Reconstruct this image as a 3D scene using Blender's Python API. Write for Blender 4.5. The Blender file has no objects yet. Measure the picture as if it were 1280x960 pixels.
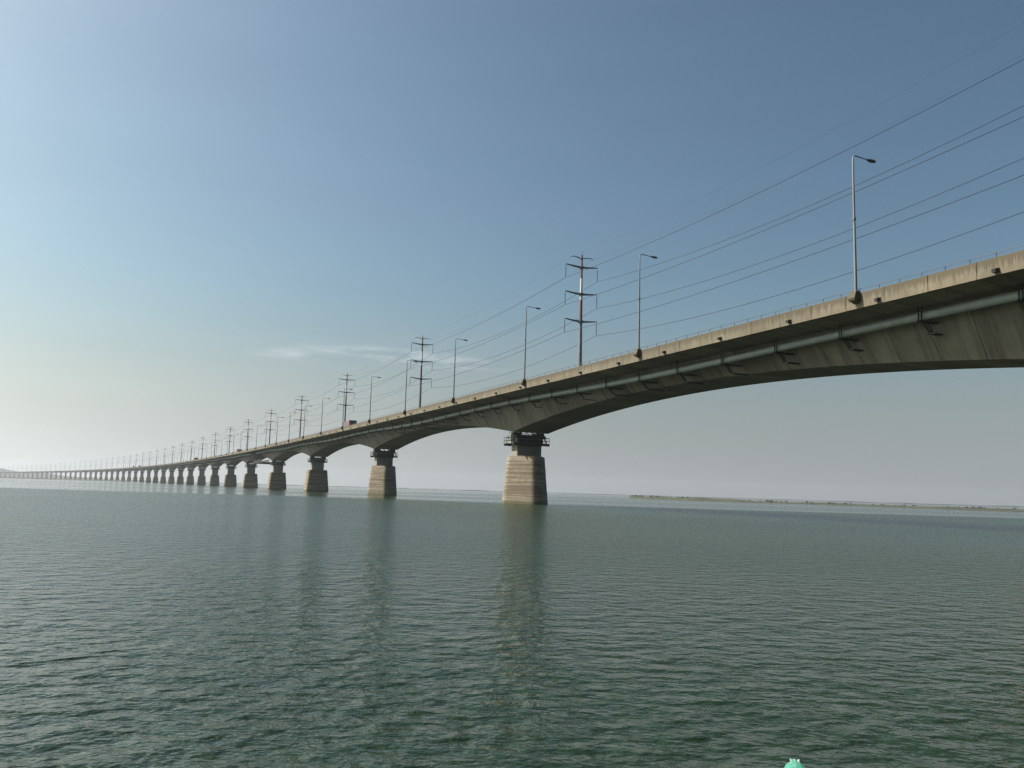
import bpy, bmesh, math, random
import numpy as np
from mathutils import Vector, Matrix
random.seed(7); rng = np.random.default_rng(11)
S = bpy.context.scene
COL = S.collection
R = math.radians

# ------------------------------------------------------------------ camera
F_PX, PITCH, ROLL, CAM_H = 1053.363, 0.12725, 0.029687, 2.0202
cam_d = bpy.data.cameras.new('camera'); cam = bpy.data.objects.new('camera', cam_d); COL.objects.link(cam)
cam_d.sensor_width = 36.0; cam_d.lens = 36.0 * F_PX / 1280.0
cam_d.clip_start = 0.05; cam_d.clip_end = 40000.0
cp, sp, cr, sr = math.cos(PITCH), math.sin(PITCH), math.cos(ROLL), math.sin(ROLL)
cam.matrix_world = Matrix(((cr, -sr, 0, 0), (-sr * sp, -cr * sp, -cp, 0), (sr * cp, cr * cp, -sp, CAM_H), (0, 0, 0, 1)))
S.camera = cam

# ------------------------------------------------------------------ sun, sky, exposure
SUN_AZ, SUN_EL = 172.0, 46.0            # azimuth counted counter-clockwise from +X
S.view_settings.view_transform = 'Standard'; S.view_settings.look = 'None'
S.view_settings.exposure = 0.85; S.view_settings.gamma = 1.0
sd = bpy.data.lights.new('sun', 'SUN'); sd.energy = 5.0; sd.angle = R(0.53); sd.color = (1.0, 0.94, 0.85)
sun = bpy.data.objects.new('sun', sd); COL.objects.link(sun)
sv = Vector((math.cos(R(SUN_AZ)) * math.cos(R(SUN_EL)), math.sin(R(SUN_AZ)) * math.cos(R(SUN_EL)), math.sin(R(SUN_EL))))
sun.rotation_euler = sv.to_track_quat('Z', 'Y').to_euler()
sun.location = (0, 0, 80)

W = bpy.data.worlds.new('World'); S.world = W; W.use_nodes = True
nt = W.node_tree; nt.nodes.clear()
def wn(t, **k):
    n = nt.nodes.new(t)
    for a, b in k.items(): setattr(n, a, b)
    return n
sky = wn('ShaderNodeTexSky'); sky.sky_type = 'NISHITA'; sky.sun_disc = False
sky.sun_elevation = R(SUN_EL); sky.sun_rotation = R(90.0 - SUN_AZ)
sky.altitude = 0; sky.air_density = 1.0; sky.dust_density = 3.6; sky.ozone_density = 1.6
bg = wn('ShaderNodeBackground'); bg.inputs['Strength'].default_value = 0.104
wo = wn('ShaderNodeOutputWorld')
# thin cirrus wisps, part of the sky: noise in a flat long patch low above the bridge
tc = wn('ShaderNodeTexCoord')
mp = wn('ShaderNodeMapping'); mp.vector_type = 'POINT'
mp.inputs['Scale'].default_value = (9.0, 5.0, 60.0); mp.inputs['Rotation'].default_value = (0, R(4), 0)
nz = wn('ShaderNodeTexNoise'); nz.inputs['Scale'].default_value = 1.5; nz.inputs['Detail'].default_value = 5; nz.inputs['Roughness'].default_value = 0.62
rm = wn('ShaderNodeMapRange'); rm.inputs['From Min'].default_value = 0.42; rm.inputs['From Max'].default_value = 0.72
# mask: distance from the wisp's direction, squashed in height
sub = wn('ShaderNodeVectorMath', operation='SUBTRACT'); sub.inputs[1].default_value = (-0.118, 0.974, 0.1525)
rot = wn('ShaderNodeVectorRotate', rotation_type='Y_AXIS'); rot.inputs['Angle'].default_value = R(-3)
scl = wn('ShaderNodeVectorMath', operation='MULTIPLY'); scl.inputs[1].default_value = (7.0, 5.0, 85.0)
ln = wn('ShaderNodeVectorMath', operation='LENGTH')
mk = wn('ShaderNodeMapRange'); mk.inputs['From Min'].default_value = 1.0; mk.inputs['From Max'].default_value = 0.104
ml = wn('ShaderNodeMath', operation='MULTIPLY'); ml2 = wn('ShaderNodeMath', operation='MULTIPLY'); ml2.inputs[1].default_value = 0.55
mix = wn('ShaderNodeMix', data_type='RGBA'); mix.inputs['B'].default_value = (6.6, 6.8, 7.0, 1)
L = nt.links.new
L(tc.outputs['Generated'], mp.inputs['Vector']); L(mp.outputs[0], nz.inputs['Vector']); L(nz.outputs['Fac'], rm.inputs['Value'])
L(tc.outputs['Generated'], sub.inputs[0]); L(sub.outputs[0], rot.inputs['Vector']); L(rot.outputs[0], scl.inputs[0]); L(scl.outputs[0], ln.inputs[0]); L(ln.outputs['Value'], mk.inputs['Value'])
L(rm.outputs[0], ml.inputs[0]); sub2 = wn('ShaderNodeVectorMath', operation='SUBTRACT'); sub2.inputs[1].default_value = (-0.245, 0.958, 0.149); L(tc.outputs['Generated'], sub2.inputs[0])
scl2 = wn('ShaderNodeVectorMath', operation='MULTIPLY'); scl2.inputs[1].default_value = (15.0, 5.0, 95.0); L(sub2.outputs[0], scl2.inputs[0])
ln2 = wn('ShaderNodeVectorMath', operation='LENGTH'); L(scl2.outputs[0], ln2.inputs[0])
mk2 = wn('ShaderNodeMapRange'); mk2.inputs['From Min'].default_value = 1.0; mk2.inputs['From Max'].default_value = 0.1; mk2.inputs['To Max'].default_value = 0.45; L(ln2.outputs['Value'], mk2.inputs['Value'])
mx = wn('ShaderNodeMath', operation='MAXIMUM'); L(mk.outputs[0], mx.inputs[0]); L(mk2.outputs[0], mx.inputs[1])
L(mx.outputs[0], ml.inputs[1]); L(ml.outputs[0], ml2.inputs[0]); L(ml2.outputs[0], mix.inputs['Factor'])
hs = wn('ShaderNodeHueSaturation'); hs.inputs['Saturation'].default_value = 0.92
# camera-like colour response of the sky: slight cyan cast and contrast
tint = wn('ShaderNodeVectorMath', operation='MULTIPLY'); tint.inputs[1].default_value = (0.0945, 0.1010, 0.0905)
gam = wn('ShaderNodeGamma'); gam.inputs['Gamma'].default_value = 1.45
up = wn('ShaderNodeVectorMath', operation='SCALE'); up.inputs['Scale'].default_value = 10.0
sv3 = wn('ShaderNodeSeparateXYZ'); L(tc.outputs['Generated'], sv3.inputs[0])
zmx = wn('ShaderNodeMath', operation='SMOOTH_MAX'); zmx.inputs[1].default_value = 0.085; zmx.inputs[2].default_value = 0.06; L(sv3.outputs['Z'], zmx.inputs[0])
cv3 = wn('ShaderNodeCombineXYZ'); L(sv3.outputs['X'], cv3.inputs['X']); L(sv3.outputs['Y'], cv3.inputs['Y']); L(zmx.outputs[0], cv3.inputs['Z'])
nv3 = wn('ShaderNodeVectorMath', operation='NORMALIZE'); L(cv3.outputs[0], nv3.inputs[0]); L(nv3.outputs[0], sky.inputs['Vector'])
L(sky.outputs[0], hs.inputs['Color']); L(hs.outputs[0], tint.inputs[0]); L(tint.outputs[0], gam.inputs['Color']); L(gam.outputs[0], up.inputs[0]); 
# towards the horizon the dusty air greys the sky out, the same all the way round
sxyz = wn('ShaderNodeSeparateXYZ'); L(tc.outputs['Generated'], sxyz.inputs[0])
low = wn('ShaderNodeMapRange', interpolation_type='SMOOTHSTEP'); low.inputs['From Min'].default_value = 0.0; low.inputs['From Max'].default_value = 0.24
low.inputs['To Min'].default_value = 0.25; low.inputs['To Max'].default_value = 1.0; L(sxyz.outputs['Z'], low.inputs['Value'])
lowv = wn('ShaderNodeMapRange', interpolation_type='SMOOTHSTEP'); lowv.inputs['From Min'].default_value = 0.0; lowv.inputs['From Max'].default_value = 0.17
lowv.inputs['To Min'].default_value = 1.4; lowv.inputs['To Max'].default_value = 1.0; L(sxyz.outputs['Z'], lowv.inputs['Value'])
hs2 = wn('ShaderNodeHueSaturation'); L(low.outputs[0], hs2.inputs['Saturation'])
mp2 = wn('ShaderNodeMapping'); mp2.inputs['Scale'].default_value = (2.2, 2.2, 14.0); mp2.inputs['Rotation'].default_value = (0, R(3), 0); L(tc.outputs['Generated'], mp2.inputs['Vector'])
veil = wn('ShaderNodeTexNoise'); veil.inputs['Scale'].default_value = 1.6; veil.inputs['Detail'].default_value = 6; veil.inputs['Roughness'].default_value = 0.55; L(mp2.outputs[0], veil.inputs['Vector'])
vr = wn('ShaderNodeMapRange'); vr.inputs['From Min'].default_value = 0.3; vr.inputs['From Max'].default_value = 0.7; vr.inputs['To Min'].default_value = 0.985; vr.inputs['To Max'].default_value = 1.02; L(veil.outputs['Fac'], vr.inputs['Value'])
vm = wn('ShaderNodeMath', operation='MULTIPLY'); L(lowv.outputs[0], vm.inputs[0]); L(vr.outputs[0], vm.inputs[1]); L(vm.outputs[0], hs2.inputs['Value'])
lt = wn('ShaderNodeMix', data_type='RGBA', blend_type='MULTIPLY'); lt.inputs['B'].default_value = (1.0, 0.995, 1.045, 1)
inv = wn('ShaderNodeMath', operation='SUBTRACT'); inv.inputs[0].default_value = 1.0; L(low.outputs[0], inv.inputs[1]); L(inv.outputs[0], lt.inputs['Factor'])
L(up.outputs[0], hs2.inputs['Color']); L(hs2.outputs[0], lt.inputs['A']); L(lt.outputs['Result'], mix.inputs['A']); L(mix.outputs['Result'], bg.inputs['Color']); L(bg.outputs[0], wo.inputs['Surface'])

# ------------------------------------------------------------------ bridge alignment
X0, Y0, TH0, K1, K2 = 2.8897, 148.7765, 1.966278, 8.43377e-5, -2.25087e-9
ZD, SL, QD = 19.008, 0.0055613, -1.15517e-6
SPAN = 99.375
_s = np.arange(-420.0, 4800.0, 1.0)
_a = TH0 + K1 * _s + K2 * _s * _s
_x = np.concatenate([[0], np.cumsum(np.cos((_a[1:] + _a[:-1]) / 2))]); _y = np.concatenate([[0], np.cumsum(np.sin((_a[1:] + _a[:-1]) / 2))])
_i0 = int(420); _x = _x - _x[_i0] + X0; _y = _y - _y[_i0] + Y0
def head(s): return TH0 + K1 * s + K2 * s * s
def top(s): return ZD + SL * s + QD * s * s
def at(s, o=0.0, z=0.0):
    a = head(s)
    return (float(np.interp(s, _s, _x)) - o * math.sin(a), float(np.interp(s, _s, _y)) + o * math.cos(a), z)
def dp(s, o, d):                       # depth below the near parapet's top
    return at(s, o, top(s) - d)
APEX = -1.5
def gdepth(s):
    u = ((s - APEX) % SPAN) / SPAN * 2 - 1
    return 3.42 + 3.22 * abs(u) ** 2.0
def pipe_d(s): return 2.28 - 0.2 * math.cos(2 * math.pi * s / SPAN)
def web_o(s, d): return 5.35 - (d - 1.46) / (gdepth(s) - 1.46) * 1.95

# ------------------------------------------------------------------ materials
def newmat(name):
    m = bpy.data.materials.new(name); m.use_nodes = True
    n = m.node_tree; b = n.nodes['Principled BSDF']
    return m, n, b
def ramp(n, stops):
    r = n.nodes.new('ShaderNodeValToRGB'); e = r.color_ramp.elements
    while len(e) > 1: e.remove(e[-1])
    e[0].position, e[0].color = stops[0][0], (*stops[0][1], 1)
    for p, c in stops[1:]:
        x = e.new(p); x.color = (*c, 1)
    return r
def noise(n, vec, scale, detail=4, rough=0.55, map_scale=None):
    if map_scale is not None:
        m = n.nodes.new('ShaderNodeMapping'); m.inputs['Scale'].default_value = map_scale; n.links.new(vec, m.inputs['Vector']); vec = m.outputs[0]
    t = n.nodes.new('ShaderNodeTexNoise'); t.inputs['Scale'].default_value = scale; t.inputs['Detail'].default_value = detail; t.inputs['Roughness'].default_value = rough
    n.links.new(vec, t.inputs['Vector']); return t
def mixc(n, fac, a, b, blend='MIX'):
    m = n.nodes.new('ShaderNodeMix'); m.data_type = 'RGBA'; m.blend_type = blend
    for k, v in (('Factor', fac), ('A', a), ('B', b)):
        s = m.inputs[k]
        if hasattr(v, 'links'): n.links.new(v, s)
        elif isinstance(v, (int, float)): s.default_value = v
        else: s.default_value = (*v, 1)
    return m.outputs['Result']
def bump(n, b, h, dist=0.02, strength=0.5):
    u = n.nodes.new('ShaderNodeBump'); u.inputs['Strength'].default_value = strength; u.inputs['Distance'].default_value = dist
    n.links.new(h, u.inputs['Height']); n.links.new(u.outputs[0], b.inputs['Normal'])
def simple(name, col, rough=0.6, metal=0.0, var=0.15, scale=3.0):
    m, n, b = newmat(name); b.inputs['Roughness'].default_value = rough; b.inputs['Metallic'].default_value = metal
    g = n.nodes.new('ShaderNodeNewGeometry'); t = noise(n, g.outputs['Position'], scale, 5)
    r = ramp(n, [(0.3, tuple(c * (1 - var) for c in col)), (0.7, tuple(min(1, c * (1 + var)) for c in col))])
    n.links.new(t.outputs['Fac'], r.inputs[0]); n.links.new(r.outputs[0], b.inputs['Base Color']); return m
def concrete(name, lo, hi, stain, stain_amt, uv=True, u_scale=2.2, v_scale=0.28, piece=0.12, bias=0.0):
    m, n, b = newmat(name); b.inputs['Roughness'].default_value = 0.88
    if uv:
        v = n.nodes.new('ShaderNodeUVMap').outputs[0]
    else:
        v = n.nodes.new('ShaderNodeNewGeometry').outputs['Position']
    big = noise(n, v, 0.35, 5, 0.6); r1 = ramp(n, [(0.28, lo), (0.72, hi)]); n.links.new(big.outputs['Fac'], r1.inputs[0])
    st = noise(n, v, 1.0, 6, 0.65, (u_scale, v_scale, u_scale) if uv else (u_scale, u_scale, v_scale))
    r2 = ramp(n, [(0.48 - bias, (0, 0, 0)), (0.74 - bias, (1, 1, 1))]); n.links.new(st.outputs['Fac'], r2.inputs[0])
    mu = n.nodes.new('ShaderNodeMath'); mu.operation = 'MULTIPLY'; mu.inputs[1].default_value = stain_amt; n.links.new(r2.outputs[0], mu.inputs[0])
    c = mixc(n, mu.outputs[0], r1.outputs[0], stain)
    fine = noise(n, v, 9.0, 6, 0.7); rf = ramp(n, [(0.25, (0.72, 0.72, 0.72)), (0.75, (1.2, 1.2, 1.2))]); n.links.new(fine.outputs['Fac'], rf.inputs[0])
    c = mixc(n, 1.0, c, rf.outputs[0], 'MULTIPLY')
    oi = n.nodes.new('ShaderNodeObjectInfo'); rp = ramp(n, [(0, (1 - piece,) * 3), (1, (1 + piece,) * 3)]); n.links.new(oi.outputs['Random'], rp.inputs[0])
    c = mixc(n, 1.0, c, rp.outputs[0], 'MULTIPLY')
    n.links.new(c, b.inputs['Base Color']); bump(n, b, fine.outputs['Fac'], 0.03, 0.4)
    return m, n, b, c
M = {}
M['parapet'], n_, b_, c_ = concrete('weathered_parapet_concrete', (0.085, 0.072, 0.047), (0.145, 0.124, 0.087), (0.035, 0.029, 0.018), 0.8, True, 1.5, 0.4, 0.08, -0.02)
# dark run-off from the parapet's top edge, in drips of uneven length (a stain with its own outline)
uvn = n_.nodes.new('ShaderNodeUVMap'); sx = n_.nodes.new('ShaderNodeSeparateXYZ'); n_.links.new(uvn.outputs[0], sx.inputs[0])
dn = noise(n_, uvn.outputs[0], 1.0, 5, 0.7, (2.4, 0.05, 1)); dm = n_.nodes.new('ShaderNodeMapRange')
dm.inputs['From Min'].default_value = 0.34; dm.inputs['From Max'].default_value = 0.66; dm.inputs['To Min'].default_value = 0.05; dm.inputs['To Max'].default_value = 1.15
n_.links.new(dn.outputs['Fac'], dm.inputs['Value'])
df = n_.nodes.new('ShaderNodeMath'); df.operation = 'SUBTRACT'; n_.links.new(dm.outputs[0], df.inputs[0]); n_.links.new(sx.outputs['Y'], df.inputs[1])
dr = n_.nodes.new('ShaderNodeMapRange'); dr.inputs['From Min'].default_value = -0.15; dr.inputs['From Max'].default_value = 0.25; dr.inputs['To Max'].default_value = 0.8; n_.links.new(df.outputs[0], dr.inputs['Value'])
n_.links.new(mixc(n_, dr.outputs[0], c_, (0.05, 0.04, 0.022)), b_.inputs['Base Color'])
M['girder'], *_ = concrete('girder_concrete', (0.118, 0.111, 0.08), (0.18, 0.168, 0.127), (0.055, 0.05, 0.034), 0.85, True, 1.1, 0.14, 0.28, 0.03)
# pier concrete with tide lines
m, n, b = newmat('pier_concrete'); M['pier'] = m; b.inputs['Roughness'].default_value = 0.85
g = n.nodes.new('ShaderNodeNewGeometry')
wob = noise(n, g.outputs['Position'], 0.25, 3)
tide = noise(n, g.outputs['Position'], 1.0, 4, 0.6, (0.02, 0.02, 1.15))
rt = ramp(n, [(0.3, (0.088, 0.07, 0.046)), (0.43, (0.135, 0.108, 0.073)), (0.485, (0.125, 0.1, 0.067)), (0.515, (0.26, 0.225, 0.165)), (0.54, (0.105, 0.085, 0.058)), (0.6, (0.15, 0.122, 0.084)), (0.64, (0.25, 0.215, 0.155)), (0.68, (0.13, 0.108, 0.076))]); n.links.new(tide.outputs['Fac'], rt.inputs[0])
fn = noise(n, g.outputs['Position'], 1.6, 6, 0.7); rf = ramp(n, [(0.25, (0.75, 0.74, 0.72)), (0.75, (1.18, 1.18, 1.18))]); n.links.new(fn.outputs['Fac'], rf.inputs[0])
thin = noise(n, g.outputs['Position'], 1.0, 2, 0.5, (0.03, 0.03, 4.2)); tr = ramp(n, [(0.56, (0, 0, 0)), (0.62, (1, 1, 1)), (0.68, (0, 0, 0))]); n.links.new(thin.outputs['Fac'], tr.inputs[0])
brk = noise(n, g.outputs['Position'], 0.9, 4, 0.6, (1, 1, 0.4)); q_ = n.nodes.new('ShaderNodeMath'); q_.operation = 'MULTIPLY'; n.links.new(tr.outputs[0], q_.inputs[0]); n.links.new(brk.outputs['Fac'], q_.inputs[1])
c = mixc(n, q_.outputs[0], rt.outputs[0], (0.40, 0.36, 0.28))
c = mixc(n, 1.0, c, rf.outputs[0], 'MULTIPLY')
sz = n.nodes.new('ShaderNodeSeparateXYZ'); n.links.new(g.outputs['Position'], sz.inputs[0])
wz = n.nodes.new('ShaderNodeMath'); wz.operation = 'MULTIPLY_ADD'; wz.inputs[1].default_value = -0.5; n.links.new(wob.outputs['Fac'], wz.inputs[0]); n.links.new(sz.outputs['Z'], wz.inputs[2])
al = n.nodes.new('ShaderNodeMapRange'); al.inputs['From Min'].default_value = 0.42; al.inputs['From Max'].default_value = 0.02; n.links.new(wz.outputs[0], al.inputs['Value'])
c = mixc(n, al.outputs[0], c, (0.075, 0.07, 0.03))
n.links.new(c, b.inputs['Base Color']); bump(n, b, fn.outputs['Fac'], 0.05, 0.4)
M['stem'], *_ = concrete('pier_stem_concrete', (0.16, 0.15, 0.123), (0.22, 0.207, 0.17), (0.12, 0.11, 0.085), 0.6, False, 1.2, 0.2, 0.05)
M['asphalt'] = simple('asphalt', (0.05, 0.05, 0.052), 0.9, 0, 0.2, 4)
M['pipe'] = simple('grey_green_pipe_paint', (0.235, 0.28, 0.25), 0.55, 0, 0.12, 1.2)
M['dark_steel'] = simple('dark_steel', (0.035, 0.037, 0.04), 0.6, 0.2, 0.3, 2)
M['galv'] = simple('galvanised_steel', (0.115, 0.125, 0.13), 0.55, 0.2, 0.12, 1.0)
M['rail'] = simple('weathered_rail_steel', (0.09, 0.092, 0.095), 0.6, 0.2, 0.2, 1.0)
M['pylon_grey'] = simple('pylon_grey_steel', (0.125, 0.14, 0.15), 0.55, 0.2, 0.14, 0.8)
M['pylon_arm'] = simple('pylon_arm_steel', (0.07, 0.075, 0.08), 0.55, 0.2, 0.2, 1.0)
M['red'] = simple('faded_red_paint', (0.12, 0.034, 0.028), 0.6, 0, 0.2, 1.5)
M['white'] = simple('white_paint', (0.42, 0.42, 0.41), 0.55, 0, 0.08, 1.5)
M['cream'] = simple('pale_cabinet_paint', (0.62, 0.64, 0.5), 0.6, 0, 0.1, 2)
M['wire'] = simple('aluminium_wire', (0.022, 0.023, 0.025), 0.7, 0.0, 0.1, 1)
M['black'] = simple('black_rubber', (0.02, 0.02, 0.02), 0.8, 0, 0.2, 3)
M['tarp'] = simple('dark_tarpaulin_and_rear_shade', (0.03, 0.035, 0.04), 0.85, 0, 0.3, 2)  # dark tarpaulin; also stands in for shade on the mauve lorry's rear
M['cargo'] = simple('dusty_mauve_cargo_paint', (0.17, 0.115, 0.12), 0.7, 0, 0.2, 1)
M['truck_red'] = simple('truck_red_paint', (0.32, 0.10, 0.075), 0.55, 0, 0.15, 1)
M['grey_tarp'] = simple('grey_canvas', (0.16, 0.15, 0.14), 0.9, 0, 0.25, 1)
M['glass'] = simple('dark_glass', (0.02, 0.03, 0.035), 0.1, 0, 0.1, 1)
M['gantry'] = simple('gantry_steel', (0.055, 0.05, 0.055), 0.7, 0.1, 0.3, 1)
# boat paint: turquoise with worn pale edges
m, n, b = newmat('worn_turquoise_paint'); M['turq'] = m; b.inputs['Roughness'].default_value = 0.5
g = n.nodes.new('ShaderNodeNewGeometry'); t = noise(n, g.outputs['Position'], 38, 6, 0.7)
r = ramp(n, [(0.35, (0.03, 0.185, 0.135)), (0.53, (0.045, 0.22, 0.165)), (0.57, (0.24, 0.29, 0.26)), (0.62, (0.10, 0.085, 0.06))]); n.links.new(t.outputs['Fac'], r.inputs[0]); n.links.new(r.outputs[0], b.inputs['Base Color'])
bump(n, b, t.outputs['Fac'], 0.004, 0.5)
m, n, b = newmat('chipped_pale_paint'); M['chipped'] = m; b.inputs['Roughness'].default_value = 0.7
g = n.nodes.new('ShaderNodeNewGeometry'); t = noise(n, g.outputs['Position'], 60, 6, 0.75)
r = ramp(n, [(0.40, (0.07, 0.24, 0.19)), (0.52, (0.40, 0.42, 0.39)), (0.64, (0.38, 0.39, 0.35)), (0.70, (0.14, 0.11, 0.08))]); n.links.new(t.outputs['Fac'], r.inputs[0]); n.links.new(r.outputs[0], b.inputs['Base Color'])
bump(n, b, t.outputs['Fac'], 0.006, 0.6)
M['wood'] = simple('bare_boat_wood', (0.17, 0.11, 0.07), 0.75, 0, 0.3, 6)
M['mud'] = simple('wet_mud', (0.022, 0.021, 0.02), 0.9, 0, 0.2, 0.2)
M['sand'] = simple('pale_river_sand', (0.42, 0.37, 0.27), 0.95, 0, 0.12, 0.2)
m, n, b = newmat('grassy_bank'); M['bank'] = m; b.inputs['Roughness'].default_value = 0.95
g = n.nodes.new('ShaderNodeNewGeometry'); t = noise(n, g.outputs['Position'], 0.06, 6, 0.65)
r = ramp(n, [(0.3, (0.016, 0.023, 0.010)), (0.55, (0.026, 0.031, 0.015)), (0.75, (0.05, 0.045, 0.028))]); n.links.new(t.outputs['Fac'], r.inputs[0])
sz = n.nodes.new('ShaderNodeSeparateXYZ'); n.links.new(g.outputs['Position'], sz.inputs[0])
mr = n.nodes.new('ShaderNodeMapRange'); mr.inputs['From Min'].default_value = 0.3; mr.inputs['From Max'].default_value = 0.1; n.links.new(sz.outputs['Z'], mr.inputs['Value'])
n.links.new(mixc(n, mr.outputs[0], r.outputs[0], (0.03, 0.027, 0.018)), b.inputs['Base Color'])
M['bush'] = simple('reed_green', (0.022, 0.028, 0.013), 0.95, 0, 0.4, 0.5)
M['hill'] = simple('far_hill_green', (0.02, 0.027, 0.03), 0.95, 0, 0.3, 0.01)

# water
m, n, b = newmat('river_water'); M['water'] = m
b.inputs['Base Color'].default_value = (0.030, 0.043, 0.027, 1); b.inputs['Roughness'].default_value = 0.11; b.inputs['IOR'].default_value = 1.333
g = n.nodes.new('ShaderNodeNewGeometry'); P = g.outputs['Position']
murk = noise(n, P, 0.02, 4, 0.55, (1, 1.6, 1)); rk = ramp(n, [(0.3, (0.0075, 0.0175, 0.0085)), (0.7, (0.0130, 0.0235, 0.0090))]); n.links.new(murk.outputs['Fac'], rk.inputs[0]); n.links.new(rk.outputs[0], b.inputs['Base Color'])
w1 = noise(n, P, 3.4, 3, 0.5, (0.95, 1.05, 1)); w2 = noise(n, P, 1.7, 3, 0.5, (0.9, 1.1, 1)); w3 = noise(n, P, 8.0, 2, 0.5, (0.9, 1.1, 1))
lane = noise(n, P, 0.011, 4, 0.6, (0.22, 1.0, 1)); lr = n.nodes.new('ShaderNodeMapRange'); lr.inputs['From Min'].default_value = 0.38; lr.inputs['From Max'].default_value = 0.62; lr.inputs['To Min'].default_value = 0.55; lr.inputs['To Max'].default_value = 1.1
n.links.new(lane.outputs['Fac'], lr.inputs['Value'])
def mul(a, k):
    q = n.nodes.new('ShaderNodeMath'); q.operation = 'MULTIPLY'; n.links.new(a, q.inputs[0])
    if hasattr(k, 'links'): n.links.new(k, q.inputs[1])
    else: q.inputs[1].default_value = k
    return q.outputs[0]
def add(a, c):
    q = n.nodes.new('ShaderNodeMath'); q.operation = 'ADD'; n.links.new(a, q.inputs[0]); n.links.new(c, q.inputs[1]); return q.outputs[0]
lane2 = noise(n, P, 0.0036, 4, 0.65, (0.3, 1.0, 1))
# beyond the breeze, some 160 m out, the river lies calm: a ragged edge and long slicks
sy = n.nodes.new('ShaderNodeSeparateXYZ'); n.links.new(P, sy.inputs[0])
edge = noise(n, P, 0.008, 5, 0.6, (0.35, 1.0, 1))
calm = n.nodes.new('ShaderNodeMapRange'); calm.interpolation_type = 'SMOOTHSTEP'; calm.inputs['From Min'].default_value = 215; calm.inputs['From Max'].default_value = 250
n.links.new(add(sy.outputs['Y'], mul(edge.outputs['Fac'], 150.0)), calm.inputs['Value'])
slick = n.nodes.new('ShaderNodeMath'); slick.operation = 'MULTIPLY'; n.links.new(calm.outputs[0], slick.inputs[0])
inv_l = n.nodes.new('ShaderNodeMapRange'); inv_l.inputs['From Min'].default_value = 0.40; inv_l.inputs['From Max'].default_value = 0.52; inv_l.inputs['To Min'].default_value = 1.0; inv_l.inputs['To Max'].default_value = 0.55
n.links.new(lane2.outputs['Fac'], inv_l.inputs['Value']); n.links.new(inv_l.outputs[0], slick.inputs[1])
rgh = n.nodes.new('ShaderNodeMapRange'); rgh.inputs['To Min'].default_value = 0.2; rgh.inputs['To Max'].default_value = 0.05; n.links.new(slick.outputs[0], rgh.inputs['Value']); 
fine = n.nodes.new('ShaderNodeMapRange'); fine.interpolation_type = 'SMOOTHSTEP'; fine.inputs['From Min'].default_value = 8; fine.inputs['From Max'].default_value = 28; fine.inputs['To Min'].default_value = 0.5; fine.inputs['To Max'].default_value = 1.0
n.links.new(sy.outputs['Y'], fine.inputs['Value']); n.links.new(mul(rgh.outputs[0], fine.outputs[0]), b.inputs['Roughness'])
rip = n.nodes.new('ShaderNodeMapRange'); rip.inputs['To Min'].default_value = 1.0; rip.inputs['To Max'].default_value = 0.12; n.links.new(slick.outputs[0], rip.inputs['Value'])
hgt = mul(add(add(mul(w1.outputs['Fac'], 0.17), mul(w2.outputs['Fac'], 0.24)), mul(w3.outputs['Fac'], 0.020)), mul(lr.outputs[0], rip.outputs[0]))
bump(n, b, hgt, 1.0, 1.0)

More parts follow.
